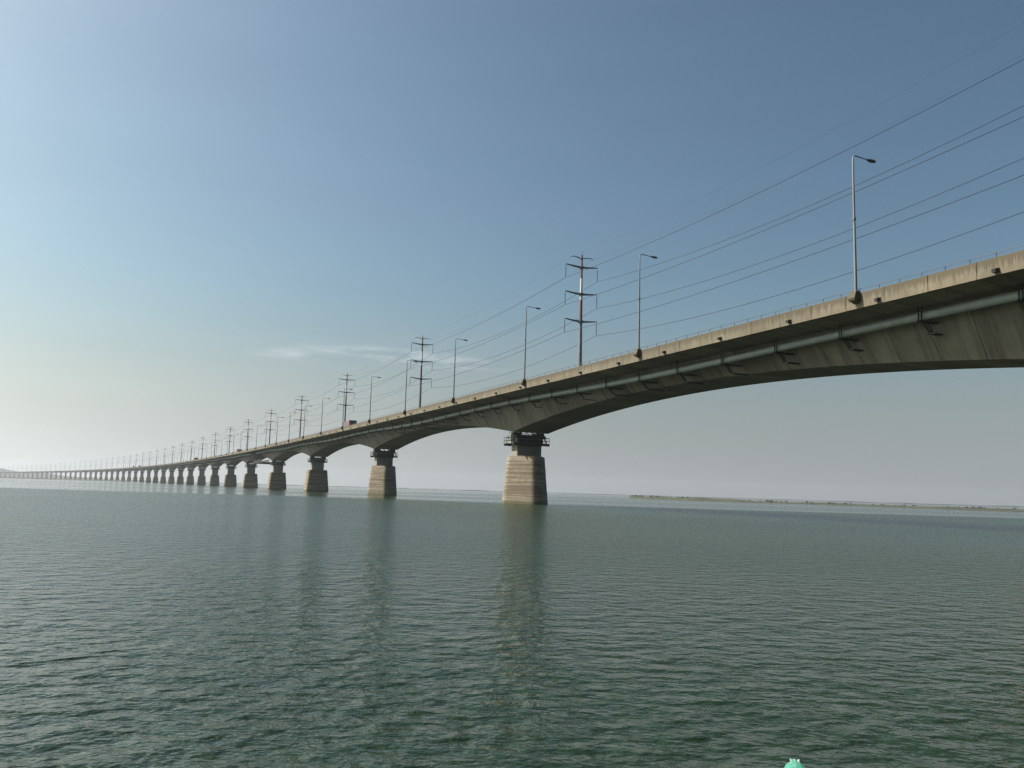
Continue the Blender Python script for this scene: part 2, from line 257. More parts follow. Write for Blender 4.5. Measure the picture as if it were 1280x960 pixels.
# ------------------------------------------------------------------ mesh helpers
class MB:
    def __init__(s): s.v = []; s.f = []; s.m = []; s.uv = []
    def add(s, vs, fs, mi=0, uvs=None):
        o = len(s.v); s.v += [tuple(v) for v in vs]; s.uv += (uvs if uvs else [(v[0], v[2]) for v in vs])
        for f in fs: s.f.append([o + i for i in f]); s.m.append(mi)
    def box(s, c, d, mi=0, ax=None, bev=0.0):
        x, y, z = [k / 2 for k in d]
        vs = [Vector((i * x, j * y, k * z)) for i in (-1, 1) for j in (-1, 1) for k in (-1, 1)]
        if ax is not None: vs = [ax @ v for v in vs]
        vs = [v + Vector(c) for v in vs]
        s.add(vs, [(0, 1, 3, 2), (4, 6, 7, 5), (0, 4, 5, 1), (2, 3, 7, 6), (0, 2, 6, 4), (1, 5, 7, 3)], mi)
    def bar(s, a, b, w, h=None, mi=0):
        a, b = Vector(a), Vector(b); d = b - a; h = h or w
        q = d.to_track_quat('X', 'Z').to_matrix(); s.box((a + b) / 2, (d.length, w, h), mi, q)
    def tube(s, pts, rad, n=8, mi=0, cap=True):
        pts = [Vector(p) for p in pts]; rs = rad if isinstance(rad, (list, tuple)) else [rad] * len(pts)
        o = len(s.v); vs = []
        for i, p in enumerate(pts):
            d = (pts[min(i + 1, len(pts) - 1)] - pts[max(i - 1, 0)]).normalized()
            u = d.cross(Vector((0, 0, 1)))
            if u.length < 1e-3: u = d.cross(Vector((0, 1, 0)))
            u.normalize(); w = u.cross(d)
            vs += [p + rs[i] * (math.cos(2 * math.pi * k / n) * u + math.sin(2 * math.pi * k / n) * w) for k in range(n)]
        fs = []
        for i in range(len(pts) - 1):
            for k in range(n):
                fs.append((i * n + k, i * n + (k + 1) % n, (i + 1) * n + (k + 1) % n, (i + 1) * n + k))
        if cap: fs += [tuple(range(n))[::-1], tuple(range((len(pts) - 1) * n, len(pts) * n))]
        s.add(vs, fs, mi)
    def sweep(s, rings, mi=0, uvs=None, closed=True, cap=True):
        k = len(rings[0]); vs = [p for r in rings for p in r]; fs = []
        for i in range(len(rings) - 1):
            for j in range(k if closed else k - 1):
                fs.append((i * k + j, i * k + (j + 1) % k, (i + 1) * k + (j + 1) % k, (i + 1) * k + j))
        if cap: fs += [tuple(range(k)), tuple(range((len(rings) - 1) * k, len(rings) * k))[::-1]]
        s.add(vs, fs, mi, [q for r in uvs for q in r] if uvs else None)
    def mesh(s, name, mats, origin=(0, 0, 0), smooth=False, recalc=True):
        me = bpy.data.meshes.new(name); ox, oy, oz = origin
        me.from_pydata([(x - ox, y - oy, z - oz) for x, y, z in s.v], [], s.f)
        for mm in (mats if isinstance(mats, (list, tuple)) else [mats]): me.materials.append(M[mm])
        me.polygons.foreach_set('material_index', s.m)
        ul = me.uv_layers.new(name='UVMap'); li = np.zeros(len(me.loops), dtype=np.int32); me.loops.foreach_get('vertex_index', li)
        ul.data.foreach_set('uv', np.array(s.uv, dtype=np.float32)[li].ravel())
        if recalc:
            bm = bmesh.new(); bm.from_mesh(me); bmesh.ops.recalc_face_normals(bm, faces=bm.faces); bm.to_mesh(me); bm.free()
        if smooth:
            me.polygons.foreach_set('use_smooth', [True] * len(me.polygons))
            me.set_sharp_from_angle(angle=R(40))
        me.update(); return me
def link(name, me, parent=None, loc=(0, 0, 0), rz=0.0):
    o = bpy.data.objects.new(name, me); COL.objects.link(o); o.location = loc; o.rotation_euler = (0, 0, rz)
    if parent: o.parent = parent
    return o
def thing(name, label, cat, loc=(0, 0, 0), rz=0.0, group=None, mesh=None):
    o = link(name, mesh, None, loc, rz); o['label'] = label; o['category'] = cat
    if group: o['group'] = group
    return o
def structure(name, me, kind='structure'):
    o = link(name, me); o['kind'] = kind; return o
def copy_tree(o, parent=None):
    c = o.copy(); COL.objects.link(c)
    if parent: c.parent = parent
    for ch in o.children: copy_tree(ch, c)
    return c
ORD = ['first', 'second', 'third', 'fourth', 'fifth', 'sixth', 'seventh', 'eighth', 'ninth', 'tenth', 'eleventh', 'twelfth', 'thirteenth', 'fourteenth', 'fifteenth', 'sixteenth', 'seventeenth', 'eighteenth']

# ------------------------------------------------------------------ the bridge
ORG = (X0, Y0, 0.0)
bridge = thing('road_bridge', 'long curving concrete road bridge on many piers across the river', 'bridge', ORG)
LAST = 46
def ring(s, ins=0.0):
    D = gdepth(s)
    pts = [(-8.9, 1.0), (8.9, 1.0), (8.9, 1.24), (5.35 - ins, 1.46), (3.4 - ins, D - ins), (-3.4 + ins, D - ins), (-5.35 + ins, 1.46), (-8.9, 1.24)]
    return [dp(s, o, d) for o, d in pts], [(s, o * 0.3 - d) for o, d in pts]
# the nearest spans, built of precast slices with open joints
SEG = SPAN / 25
for sp_ in (-2, -1, 0):
    for k in range(25):
        a = sp_ * SPAN + APEX + k * SEG; e = a + SEG
        rs = [ring(a, .06), ring(a + .035), ring((a + e) / 2), ring(e - .035), ring(e, .06)]
        mb = MB(); mb.sweep([r[0] for r in rs], 0, [r[1] for r in rs], True, False)
        link('girder_segment', mb.mesh('girder_segment', 'girder', ORG), bridge)
for sp_ in range(1, LAST):
    a = sp_ * SPAN + APEX; nn = 24 if sp_ < 12 else 12
    rs = [ring(a + .01 + (SPAN - .02) * k / nn) for k in range(nn + 1)]
    mb = MB(); mb.sweep([r[0] for r in rs], 0, [r[1] for r in rs])
    link('girder_span', mb.mesh('girder_span', 'girder', ORG), bridge)
def wall(mb, s0, s1, o0, o1, d0, d1, n=1, ch=0.0):
    rs, us = [], []
    for k in range(n + 1):
        s = s0 + (s1 - s0) * k / n
        q = [(o0, d0 + ch), (o0 - math.copysign(ch, o0), d0), (o1, d0), (o1, d1), (o0, d1)]
        rs.append([dp(s, *t) for t in q]); us.append([(s, -t[1] + 1.0) for t in q])
    # v = 1 at the top edge of the parapet and -0.24 at its bottom edge
    us = [[(u, 1.0 - v) for u, v in r] for r in us]
    mb.sweep(rs, 0, us)
for sp_ in (-2, -1, 0, 1):
    for k in range(25):
        a = sp_ * SPAN + APEX + k * SEG
        mb = MB(); j = random.uniform(-.012, .012); wall(mb, a + .022, a + SEG - .022, 9.2 + j, 8.9, j * .8, 1.235 + j, 1, .03)
        link('parapet_panel', mb.mesh('parapet_panel', 'parapet', ORG), bridge)
for sp_ in range(2, LAST):
    a = sp_ * SPAN + APEX; mb = MB(); wall(mb, a + .02, a + SPAN - .02, 9.2, 8.9, 0, 1.235, 12)
    link('parapet', mb.mesh('parapet', 'parapet', ORG), bridge)
for sp_ in range(-2, LAST):
    a = sp_ * SPAN + APEX; mb = MB(); wall(mb, a + .02, a + SPAN - .02, -9.2, -8.9, 0, 1.235, 12)
    link('parapet', mb.mesh('parapet', 'parapet', ORG), bridge)
mb = MB(); rs = []
for s in np.arange(-2 * SPAN + APEX, LAST * SPAN + APEX, SPAN / 8): rs.append([dp(s, o, .985) for o in (-8.85, 8.85)])
mb.sweep(rs, 0, None, False, False)
link('road_surface', mb.mesh('road_surface', 'asphalt', ORG), bridge)
# steel rail on the near parapet
for sp_ in range(-2, 30):
    a = sp_ * SPAN + APEX; mb = MB()
    mb.tube([dp(a + SPAN * k / 12, 9.02, -.36) for k in range(13)], .028, 5)
    if sp_ < 8:
        st = 2.0 if sp_ < 3 else 4.0
        for k in range(int(SPAN / st)):
            s = a + .6 + k * st; mb.bar(dp(s, 9.02, .02), dp(s, 9.02, -.36), .045)
    link('handrail', mb.mesh('handrail', 'rail', ORG), bridge)
# drain spouts low on the outer face
for k in range(-4, 38):
    s = -98.4 + 10.03 * k
    a = Vector(dp(s, 9.2, .93)); q = Matrix.Rotation(head(s), 3, 'Z'); mb = MB()
    vs = [(-.2, 0, .16), (.2, 0, .16), (.2, 0, -.12), (-.2, 0, -.12), (-.15, .36, .06), (.15, .36, .06), (.15, .3, -.15), (-.15, .3, -.15)]
    mb.add([a + q @ Vector(v) for v in vs], [(0, 1, 5, 4), (1, 2, 6, 5), (2, 3, 7, 6), (3, 0, 4, 7), (4, 5, 6, 7), (0, 3, 2, 1)])
    link('drain_spout', mb.mesh('drain_spout', 'black', ORG), bridge)

# piers: plan in (a, o): a points back along the bridge to the near end, o to the near side
def fillet(poly, rad, n=5):
    out = []; N = len(poly)
    for i in range(N):
        p0, p, p1 = Vector(poly[i - 1]), Vector(poly[i]), Vector(poly[(i + 1) % N])
        d0, d1 = (p0 - p), (p1 - p); t = min(rad, d0.length * .45, d1.length * .45)
        A, B = p + d0.normalized() * t, p + d1.normalized() * t
        for k in range(n + 1):
            u = k / n; out.append(tuple(A * (1 - u) ** 2 + p * 2 * u * (1 - u) + B * u * u))
    return out
HEX = fillet([(5.4, .75), (5.4, -.75), (.5, -4.25), (-.5, -4.25), (-5.4, -.75), (-5.4, .75), (-.5, 4.25), (.5, 4.25)], .9)
BOX = fillet([(3.3, 4.5), (3.3, -4.5), (-3.3, -4.5), (-3.3, 4.5)], 1.3)
BOXS = fillet([(3.2, 4.0), (3.2, -4.0), (-3.2, -4.0), (-3.2, 4.0)], 1.2)
STEM = fillet([(1.35, 2.35), (1.35, -2.35), (-1.35, -2.35), (-1.35, 2.35)], .25, 3)
def pier(i):
    s = i * SPAN; a = head(s); ex = Vector((-math.cos(a), -math.sin(a), 0)); ey = Vector((-math.sin(a), math.cos(a), 0))
    c = Vector(at(s, 0, 0))
    def W_(p, z): return c + ex * p[0] + ey * p[1] + Vector((0, 0, z))
    plan = HEX if i in (-1, 0, 1) else (BOX if i < 6 else BOXS)
    lev = [(-2.5, 1.045), (0, 1.0), (2.1, .955), (2.13, .945), (4.2, .905), (4.23, .895), (6.4, .855), (6.43, .845), (8.0, .815), (8.25, .785)]
    mb = MB(); mb.sweep([[W_((p[0] * k, p[1] * k), z) for p in plan] for z, k in lev])
    po = link('pier', mb.mesh('pier', 'pier', ORG, True), bridge)
    zt = top(s) - gdepth(APEX) ; zp = zt - 2.0
    mb = MB(); mb.sweep([[W_(p, z) for p in STEM] for z in (8.2, zp - .4)])
    mb.sweep([[W_((p[0] * k, p[1] * k), z) for p in STEM] for z, k in ((zp - .4, 1.0), (zp + .05, 1.1), (zt - .42, 1.1))])
    link('stem', mb.mesh('stem', 'stem', ORG, True), po)
    if i > 24: return
    mb = MB()
    for oo in (-2.2, 2.2):
        mb.sweep([[W_((x + u, oo + v), z) for u, v in ((-.95, -.75), (.95, -.75), (.95, .75), (-.95, .75))] for x in (0,) for z in (zt - .43, zt + .02)])
    for oo in (-1, 1):                                     # steel struts between the bearings
        mb.bar(W_((1.62 * oo, -2.9), zt - .75), W_((1.62 * oo, 2.9), zt - .75), .2, .55)
        mb.bar(W_((1.75 * oo, -2.3), zt - 1.5), W_((1.75 * oo, 2.3), zt - 1.5), .2, .5)
        for yy in (-1.6, -.5, .6, 1.7): mb.bar(W_((1.5 * oo, yy - .45), zt - .45), W_((1.5 * oo, yy + .3), zt + .12), .13)
    link('bearing', mb.mesh('bearing', 'dark_steel', ORG), po)
    mb = MB(); px, py = 2.2, 3.4                            # access walkway round the stem
    for (x0, x1, y0, y1) in ((1.5, px, -py, py), (-px, -1.5, -py, py), (-1.5, 1.5, 2.6, py), (-1.5, 1.5, -py, -2.6)):
        mb.sweep([[W_((x, y), z) for x, y in ((x0, y0), (x1, y0), (x1, y1), (x0, y1))] for z in (zp, zp + .16)])
    for x in (-2.2, 2.2): mb.bar(W_((x, -py), zp - .14), W_((x, py), zp - .14), .2, .28)
    link('platform', mb.mesh('platform', 'dark_steel', ORG), po)
    if i > 10: return
    mb = MB(); cs = [(px, py), (px, -py), (-px, -py), (-px, py)]
    for q in range(4):
        A, B = cs[q], cs[(q + 1) % 4]
        for h in (.6, 1.15): mb.bar(W_(A, zp + h), W_(B, zp + h), .06)
        nn = 5 if q % 2 == 0 else 4
        for k in range(nn):
            t = k / nn; P_ = (A[0] + (B[0] - A[0]) * t, A[1] + (B[1] - A[1]) * t); mb.bar(W_(P_, zp + .1), W_(P_, zp + 1.15), .07)
    link('railing', mb.mesh('railing', 'dark_steel', ORG), po)
    if i <= 3:
        mb = MB(); bx = (1.0, 1.25, 1.5) if i == 0 else (.8, .9, 1.2)
        mb.sweep([[W_((x * bx[0], 2.95 + y * bx[1] * .5), z) for x, y in ((-.5, -.5), (.5, -.5), (.5, .5), (-.5, .5))] for z in (zp + .17, zp + .17 + bx[2])])
        mb.sweep([[W_((x * .7, 2.95 + y * .4), z) for x, y in ((-.5, -.5), (.5, -.5), (.5, .5), (-.5, .5))] for z in (zp + .17 + bx[2], zp + .17 + bx[2] + .25)])
        link('cabinet', mb.mesh('cabinet', 'cream', ORG), po)
        mb = MB()
        mb.bar(W_((1.2, -3.3), zp + .1), W_((1.2, -2.5), zt + .3), .14)
        mb.bar(W_((-1.2, -3.3), zp + .1), W_((-1.2, -2.5), zt + .3), .14)
        link('brace', mb.mesh('brace', 'dark_steel', ORG), po)
for i in range(-2, LAST): pier(i)

# ------------------------------------------------------------------ gas pipe under the overhang
gas = thing('gas_pipe', 'grey green pipe carried on brackets beneath the bridge overhang', 'pipe', ORG)
ss = np.concatenate([np.arange(-198, 300, 4.14), np.arange(300, 2600, 12.0)])
mb = MB(); mb.tube([dp(s, 6.05, pipe_d(s)) for s in ss], .33, 14)
link('pipe', mb.mesh('pipe', 'pipe', ORG, True), gas)
def bracket(mb, s, big=False):
    pd = pipe_d(s); q = lambda o, d, ds=0: dp(s + ds, o, d)
    b0 = pd + .46
    for ds in (-.14, .14):
        mb.bar(q(web_o(s, b0) - .1, b0, ds), q(6.62, b0, ds), .1, .14)
        mb.bar(q(6.45, b0, ds), q(6.45, 1.38, ds), .07, .07)
        mb.bar(q(5.95, b0 + .02, ds), q(5.25, b0 + .85, ds), .09, .12)
        mb.bar(q(web_o(s, b0 + .85) - .1, b0 + .85, ds), q(5.3, b0 + .85, ds), .09, .12)
    mb.bar(q(5.28, b0 + .85, -.4 - (.6 if big else 0)), q(5.28, b0 + .85, .4 + (.6 if big else 0)), .1, .12)
far = MB()
for k in range(-12, 210):
    s = -89.7 + SPAN / 12 * k
    if k < 60:
        mb = MB(); bracket(mb, s, k % 12 == 10); link('support_bracket', mb.mesh('support_bracket', 'dark_steel', ORG), gas)
    else:
        far.bar(dp(s, 6.6, pipe_d(s) + .5), dp(s, 4.9, pipe_d(s) + 1.3), .2, .5)
o = link('support_bracket', far.mesh('far_brackets', 'dark_steel', ORG), gas); o['kind'] = 'stuff'

# ------------------------------------------------------------------ street lamps
def lamp_parts():
    H = 11.5
    pole = MB(); pole.tube([(0, .1, -.1), (0, .1, .5), (0, .1, 4), (0, .1, 4.05), (0, .1, 8), (0, .1, H - .35), (0, .03, H - .1), (0, -.12, H)], [.15, .125, .11, .105, .09, .065, .06, .05], 10)
    pole.tube([(0, .1, 6.05), (0, .1, 6.22)], .16, 10)
    arm = MB(); arm.tube([(0, -.1, H), (0, -.5, H - .02), (0, -1.1, H - .08), (0, -1.5, H - .1)], [.05, .045, .04, .04], 6)
    hd = MB(); rs = []
    for y, wx, wz, dz in ((-1.4, .05, .05, 0), (-1.5, .14, .09, 0), (-1.8, .21, .13, -.02), (-2.1, .2, .12, -.04), (-2.3, .1, .06, -.04)):
        rs.append([(wx * math.cos(t), y, H - .1 + dz + wz * math.sin(t)) for t in np.linspace(0, 2 * math.pi, 11)[:-1]])
    hd.sweep(rs)
    pl = MB(); rs = []
    for z, y1, w in ((.16, .3, .30), (.12, .42, .36), (-.45, .62, .36), (-.62, .55, .33), (-.86, .1, .2)):
        rs.append([(-w, -.02, z), (w, -.02, z), (w, y1, z), (-w, y1, z)])
    pl.sweep(rs)
    return (('pole', pole, 'galv', True), ('arm', arm, 'pylon_arm', True), ('lamp_head', hd, 'dark_steel', True), ('plinth', pl, 'parapet', False))
LP = lamp_parts(); LG = 'street lamps along the near parapet of the bridge'
lm = [(nm, mb.mesh(nm, mt, (0, 0, 0), sm)) for nm, mb, mt, sm in LP]
farm = MB()
for nm, mb_, mt, sm in LP: farm.add(mb_.v, mb_.f, {'galv': 0, 'pylon_arm': 1, 'dark_steel': 2, 'parapet': 3}[mt])
farme = farm.mesh('far_street_lamp', ['galv', 'pylon_arm', 'dark_steel', 'parapet'])
proto = None
def lamp_label(k):
    if k == -2: return 'tallest street lamp on the parapet, nearest the right edge of the photo'
    if k == -1: return 'street lamp on the parapet just right of the nearest power pylon'
    if k == 0: return 'street lamp right above the nearest pier, left of the nearest pylon'
    if k == 1: return 'street lamp between the two nearest pylons, the left one of the pair'
    if k == 2: return 'street lamp just left of the second nearest pylon, its arm behind the crossarms'
    if k == 3: return 'street lamp on the parapet right of the mauve lorry'
    if k < 16: return ORD[k + 2] + ' street lamp on the parapet counting from the right edge'
    return 'tiny hazy street lamp far along the curving parapet'
for k in range(-3, 130):
    s = -19.67 + k * 33.25; x, y, _ = at(s, 9.2)
    lab = lamp_label(k) if k > -3 else 'street lamp on the bridge parapet beyond the right edge of the photo'
    if k < 36:
        if proto is None:
            t = thing('street_lamp', lab, 'street lamp', (x, y, top(s)), head(s), LG)
            for nm, me in lm: link(nm, me, t)
            proto = t
        else:
            t = copy_tree(proto); t.location = (x, y, top(s)); t.rotation_euler = (0, 0, head(s)); t['label'] = lab
    else:
        thing('street_lamp', lab, 'street lamp', (x, y, top(s)), head(s), LG, farme)

# ------------------------------------------------------------------ power pylons and their wires
ARMS = (14.2, 19.3, 24.35); AO = 3.25; INS = 2.6; PO = -9.5
def rad(z): return .44 - .27 * max(z, 0) / 26.75
def pylon_parts():
    out = []
    p = MB(); zs = [(-1.1, 0), (4, 0), (9, 0), (14.3, 1), (18.15, 2), (22.3, 1), (26.75, 1)]
    for (z0, mi), (z1, _) in zip(zs[:-1], zs[1:]):
        p.tube([(0, 0, z0), (0, 0, z1)], [rad(z0), rad(z1)], 12, mi)
    for z in ARMS: p.tube([(0, 0, z - .25), (0, 0, z + .25)], rad(z) + .13, 12, 3)
    p.box((0, .35, -1.0), (1.3, 1.4, .5), 3)
    p.tube([(0, 0, 26.7), (0, 0, 27.4)], .03, 5, 3)
    out.append(('pole', p, ['pylon_grey', 'red', 'white', 'pylon_arm'], True))
    for z in ARMS:
        c = MB()
        for sg in (-1, 1): c.tube([(0, sg * .2, z), (0, sg * 1.7, z + .12), (0, sg * AO, z + .3)], [.21, .16, .1], 6)
        out.append(('crossarm', c, 'pylon_arm', True))
    c = MB()
    for sg in (-1, 1): c.tube([(0, sg * .1, 26.0), (0, sg * 1.0, 26.25), (0, sg * 1.8, 26.3), (0, sg * 2.3, 26.1)], [.1, .09, .07, .05], 6)
    out.append(('earth_arm', c, 'pylon_arm', True))
    for z in ARMS:
        for sg in (-1, 1):
            c = MB(); pts = [(0, sg * AO, z + .3), (0, sg * AO, z - .05)]; rr = [.025, .025]; nn = 14
            for q in range(nn):
                zz = z - .05 - (INS - .5) * q / nn
                pts += [(0, sg * AO, zz - .03), (0, sg * AO, zz - .1)]; rr += [.09, .05]
            pts.append((0, sg * AO, z + .3 - INS)); rr.append(.025); c.tube(pts, rr, 6)
            out.append(('insulator', c, 'pylon_arm', False))
    return out
PG = 'power pylons along the far side of the bridge'
pm = [(nm, mb.mesh(nm, mt, (0, 0, 0), sm)) for nm, mb, mt, sm in pylon_parts()]
def pylon_label(i):
    if i < 0: return 'power pylon on the bridge beyond the right edge of the photo'
    if i == 0: return 'tallest power pylon with red and white bands, above the nearest pier'
    if i == 1: return 'power pylon above the second pier, in front of the thin white cloud'
    if i == 2: return 'power pylon rising at the left end of the mauve lorry'
    if i < 18: return ORD[i] + ' power pylon along the bridge counting from the right'
    return 'tiny pylon pole fading into haze at the far left of the bridge'
proto = None; PS = []
for i in range(-1, LAST):
    s = i * SPAN - 1.4; x, y, _ = at(s, PO); PS.append(s)
    if proto is None:
        t = thing('power_pylon', pylon_label(i), 'pylon', (x, y, top(s)), head(s), PG)
        for nm, me in pm: link(nm, me, t)
        proto = t
    else:
        t = copy_tree(proto); t.location = (x, y, top(s)); t.rotation_euler = (0, 0, head(s)); t['label'] = pylon_label(i)
def wire(o, h, sag, r, name, label):
    mb = MB(); pts = []
    for i in range(len(PS) - 1):
        nn = 14 if i < 8 else 6
        for k in range(nn):
            t = k / nn; s = PS[i] + (PS[i + 1] - PS[i]) * t
            z = (top(PS[i]) * (1 - t) + top(PS[i + 1]) * t) + h - sag * 4 * t * (1 - t)
            pts.append(at(s, PO + o, z))
    mb.tube(pts, r, 4); me = mb.mesh(name, 'wire', ORG)
    t = thing(name, label, 'power line', ORG, 0, 'power lines strung from pylon to pylon', me)
for z, w in zip(ARMS, ('lowest', 'middle', 'highest')):
    wire(AO, z + .3 - INS, 1.2, .035, 'power_line', 'dark power line on the near side, ends of the %s crossarms' % w)
    wire(-AO, z + .3 - INS, 2.3, .035, 'power_line', 'dark power line on the far side, ends of the %s crossarms' % w)
wire(2.3, 26.05, 1.6, .010, 'earth_wire', 'thin faint wire at the very top, near ends of the uppermost arms')
wire(-2.3, 26.05, 1.6, .010, 'earth_wire', 'thin faint wire at the very top, far ends of the uppermost arms')

# ------------------------------------------------------------------ traffic on the deck (x forward, away from the camera)
def wheels(t, xs, half, r=.5):
    c = MB(); c.tube([(0, -.14, 0), (0, .14, 0)], r, 14); me = c.mesh('wheel', 'black', (0, 0, 0), True)
    for x in xs:
        for sg in (-1, 1): link('wheel', me, t, (x, sg * half, r))
def lorry(s, o, label, cab_m, side_m, rear_m, length=7.0, height=2.4, width=2.35, tarp=None, flip=False):
    x, y, _ = at(s, o); t = thing('lorry', label, 'lorry', (x, y, top(s) - .98), head(s) + (math.pi if flip else 0))
    c = MB(); w = width / 2 - .08; rs = []
    prof = [(.0, .6), (1.75, .6), (1.8, 1.5), (1.45, 2.5), (1.2, 2.75), (0, 2.8)]
    for yy in (-w, w): rs.append([(length / 2 + .15 + a, yy, b) for a, b in prof])
    c.sweep(rs); cab = link('cab', c.mesh('cab', cab_m), t)
    c = MB(); c.sweep([[(length / 2 + .17 + a, yy, b) for a, b in ((1.80, 1.55), (1.47, 2.42), (1.4, 2.42), (1.74, 1.55))] for yy in (-w + .15, w - .15)])
    link('windscreen', c.mesh('windscreen', 'glass'), cab)
    c = MB(); c.box((.5, 0, .8), (length + 2.4, .9, .25)); link('chassis', c.mesh('chassis', 'dark_steel'), t)
    c = MB(); c.box((0, 0, 1.0 + height / 2), (length, width, height), 0)
    for k in range(8):
        for sg in (-1, 1): c.box((-length / 2 + (k + .5) * length / 8, sg * (width / 2 + .03), 1.0 + height / 2), (.09, .06, height), 0)
    body = link('cargo_body', c.mesh('cargo_body', side_m), t)
    if rear_m:
        c = MB(); c.box((-length / 2 - .05, 0, 1.0 + height / 2), (.08, width - .06, height - .1)); c.box((-length / 2 - .1, 0, 1.0 + height / 2), (.05, .08, height - .2))
        link('tailgate', c.mesh('tailgate', rear_m), body)
    if tarp:
        c = MB(); rs = []
        for xx in np.linspace(-length / 2, length / 2, 6):
            rs.append([(xx, (width / 2 + .04) * math.cos(a), 1.0 + height - .1 + .9 * math.sin(a)) for a in np.linspace(0, math.pi, 11)])
        c.sweep(rs, 0, None, True, True); link('tarpaulin', c.mesh('tarpaulin', tarp), t)
    wheels(t, (length / 2 + 1.0, -length / 2 + 1.1, -length / 2 + 2.3), width / 2 - .2)
    return t
S1 = 125.0
lorry(S1, 4.6, 'pale mauve lorry with dark square rear, behind the parapet by the third pylon', 'cargo', 'cargo', 'tarp', 8.5, 2.65, 2.3)  # shade on the rear is painted in as a dark tailgate colour
lorry(424.0, 4.4, 'small reddish lorry on the bridge between the sixth and seventh pylons', 'truck_red', 'truck_red', 'truck_red', 6.0, 2.5, 2.5)
lorry(716.0, 4.0, 'distant covered lorry with a rounded grey top, a dark hump on the deck', 'grey_tarp', 'grey_tarp', 'tarp', 8.0, 2.2, 2.9, 'grey_tarp')
lorry(1395.0, 4.2, 'far dark lorry, right one of two specks on the hazy deck', 'dark_steel', 'tarp', 'tarp', 8, 2.7, 2.6)
lorry(1490.0, 4.2, 'far dark lorry, left one of two specks on the hazy deck', 'dark_steel', 'tarp', 'tarp', 7, 2.5, 2.6)

# ------------------------------------------------------------------ inspection gantry hung below the fourth span
g0, g1 = 3 * SPAN + 6, 3 * SPAN + 46
gx = at((g0 + g1) / 2); gan = thing('inspection_gantry', 'dark steel inspection gantry hanging under the deck right of the fifth pier', 'gantry', (gx[0], gx[1], 0))
GO = (gx[0], gx[1], 0)
zb = top(g0) - 7.3
c = MB()
for o_ in (-3.6, 3.6, 7.2):
    for h in (0, 1.1): c.bar(at(g0, o_, zb + h), at(g1, o_, zb + h), .18, .22)
    n_g = 14
    for k in range(n_g):
        s = g0 + (g1 - g0) * k / n_g; s2 = g0 + (g1 - g0) * (k + 1) / n_g
        c.bar(at(s, o_, zb), at(s, o_, zb + 1.1), .12); c.bar(at(s, o_, zb), at(s2, o_, zb + 1.1), .1)
link('truss', c.mesh('truss', 'gantry', GO), gan)
c = MB(); c.sweep([[at(s, o_, z) for o_, z in ((-3.8, zb - .2), (7.4, zb - .2), (7.4, zb - .06), (-3.8, zb - .06))] for s in np.linspace(g0, g1, 6)])
link('deck_plate', c.mesh('deck_plate', 'gantry', GO), gan)
c = MB()
for s in np.linspace(g1 - 9, g1, 4):
    for o_ in (6.6, 7.6): c.bar(at(s, o_, zb - .1), at(s, o_, top(s) - 1.5), .3, .3)
for q in range(3):
    s, s2 = g1 - 9 + 3 * q, g1 - 6 + 3 * q
    for o_ in (6.6, 7.6): c.bar(at(s, o_, zb), at(s2, o_, top(s) - 2), .2, .2); c.bar(at(s2, o_, zb), at(s, o_, top(s) - 2), .2, .2)
link('hanger', c.mesh('hanger', 'gantry', GO), gan)

# ------------------------------------------------------------------ banks and far shore
def land(name, line, width, height, mats, seed, kind='structure', rough=.35, back=None):
    """line: waterline points (x, y) seen from the boat; the land rises behind it."""
    r = np.random.default_rng(seed); pts = []
    for (x0, y0), (x1, y1) in zip(line[:-1], line[1:]):
        n = max(2, int(math.hypot(x1 - x0, y1 - y0) / 6))
        pts += [(x0 + (x1 - x0) * k / n, y0 + (y1 - y0) * k / n) for k in range(n)]
    pts.append(line[-1]); N = len(pts)
    ph = r.uniform(0, 6.28, 8); mb = MB(); rows = []
    for i, (x, y) in enumerate(pts):
        t = i / (N - 1); u = Vector((x, y, 0)).normalized()
        j = Vector((-u.y, u.x, 0))
        w = sum(math.sin(i * f + p) for f, p in zip((.13, .31, .53, .9), ph)) * 1.6
        tap = min(1, t * 14 + .12, (1 - t) * 14 + .1); row = []
        for d, h in ((0, -.6), (1.2, .06), (3, .45), (7, .8), (18, .95), (45, 1.0), (1.0 * width, .8), (1.15 * width, -.6)):
            hh = h if h < 0 else h * height * tap * (1 + rough * math.sin(i * .7 + d + ph[5]) * math.sin(i * .23 + ph[6]) + r.uniform(-.12, .12))
            q = Vector((x, y, 0)) + u * (d + w) ; row.append((q.x, q.y, hh))
        rows.append(row)
    k = len(rows[0]); vs = [p for w_ in rows for p in w_]; fs = [(i * k + j, i * k + j + 1, (i + 1) * k + j + 1, (i + 1) * k + j) for i in range(N - 1) for j in range(k - 1)]
    mb.add(vs, fs); return structure(name, mb.mesh(name, mats, (0, 0, 0), False), kind)
land('grassy_island', [(92, 650), (88, 590), (95, 548), (106, 524), (119, 503), (131, 484), (146, 476)], 60, 1.5, 'bank', 3)
land('river_bank', [(128, 520), (150, 492), (172, 466), (180, 440), (184, 405), (190, 377), (204, 360), (216, 350), (240, 332), (290, 290), (380, 210), (460, 60)], 120, .85, 'bank', 5)
land('sand_bar', [(-1500, 1300), (-1100, 1330), (-830, 1385), (-760, 1400), (-660, 1330), (-560, 1245), (-520, 1218)], 40, 1.5, 'mud', 8, rough=.15)
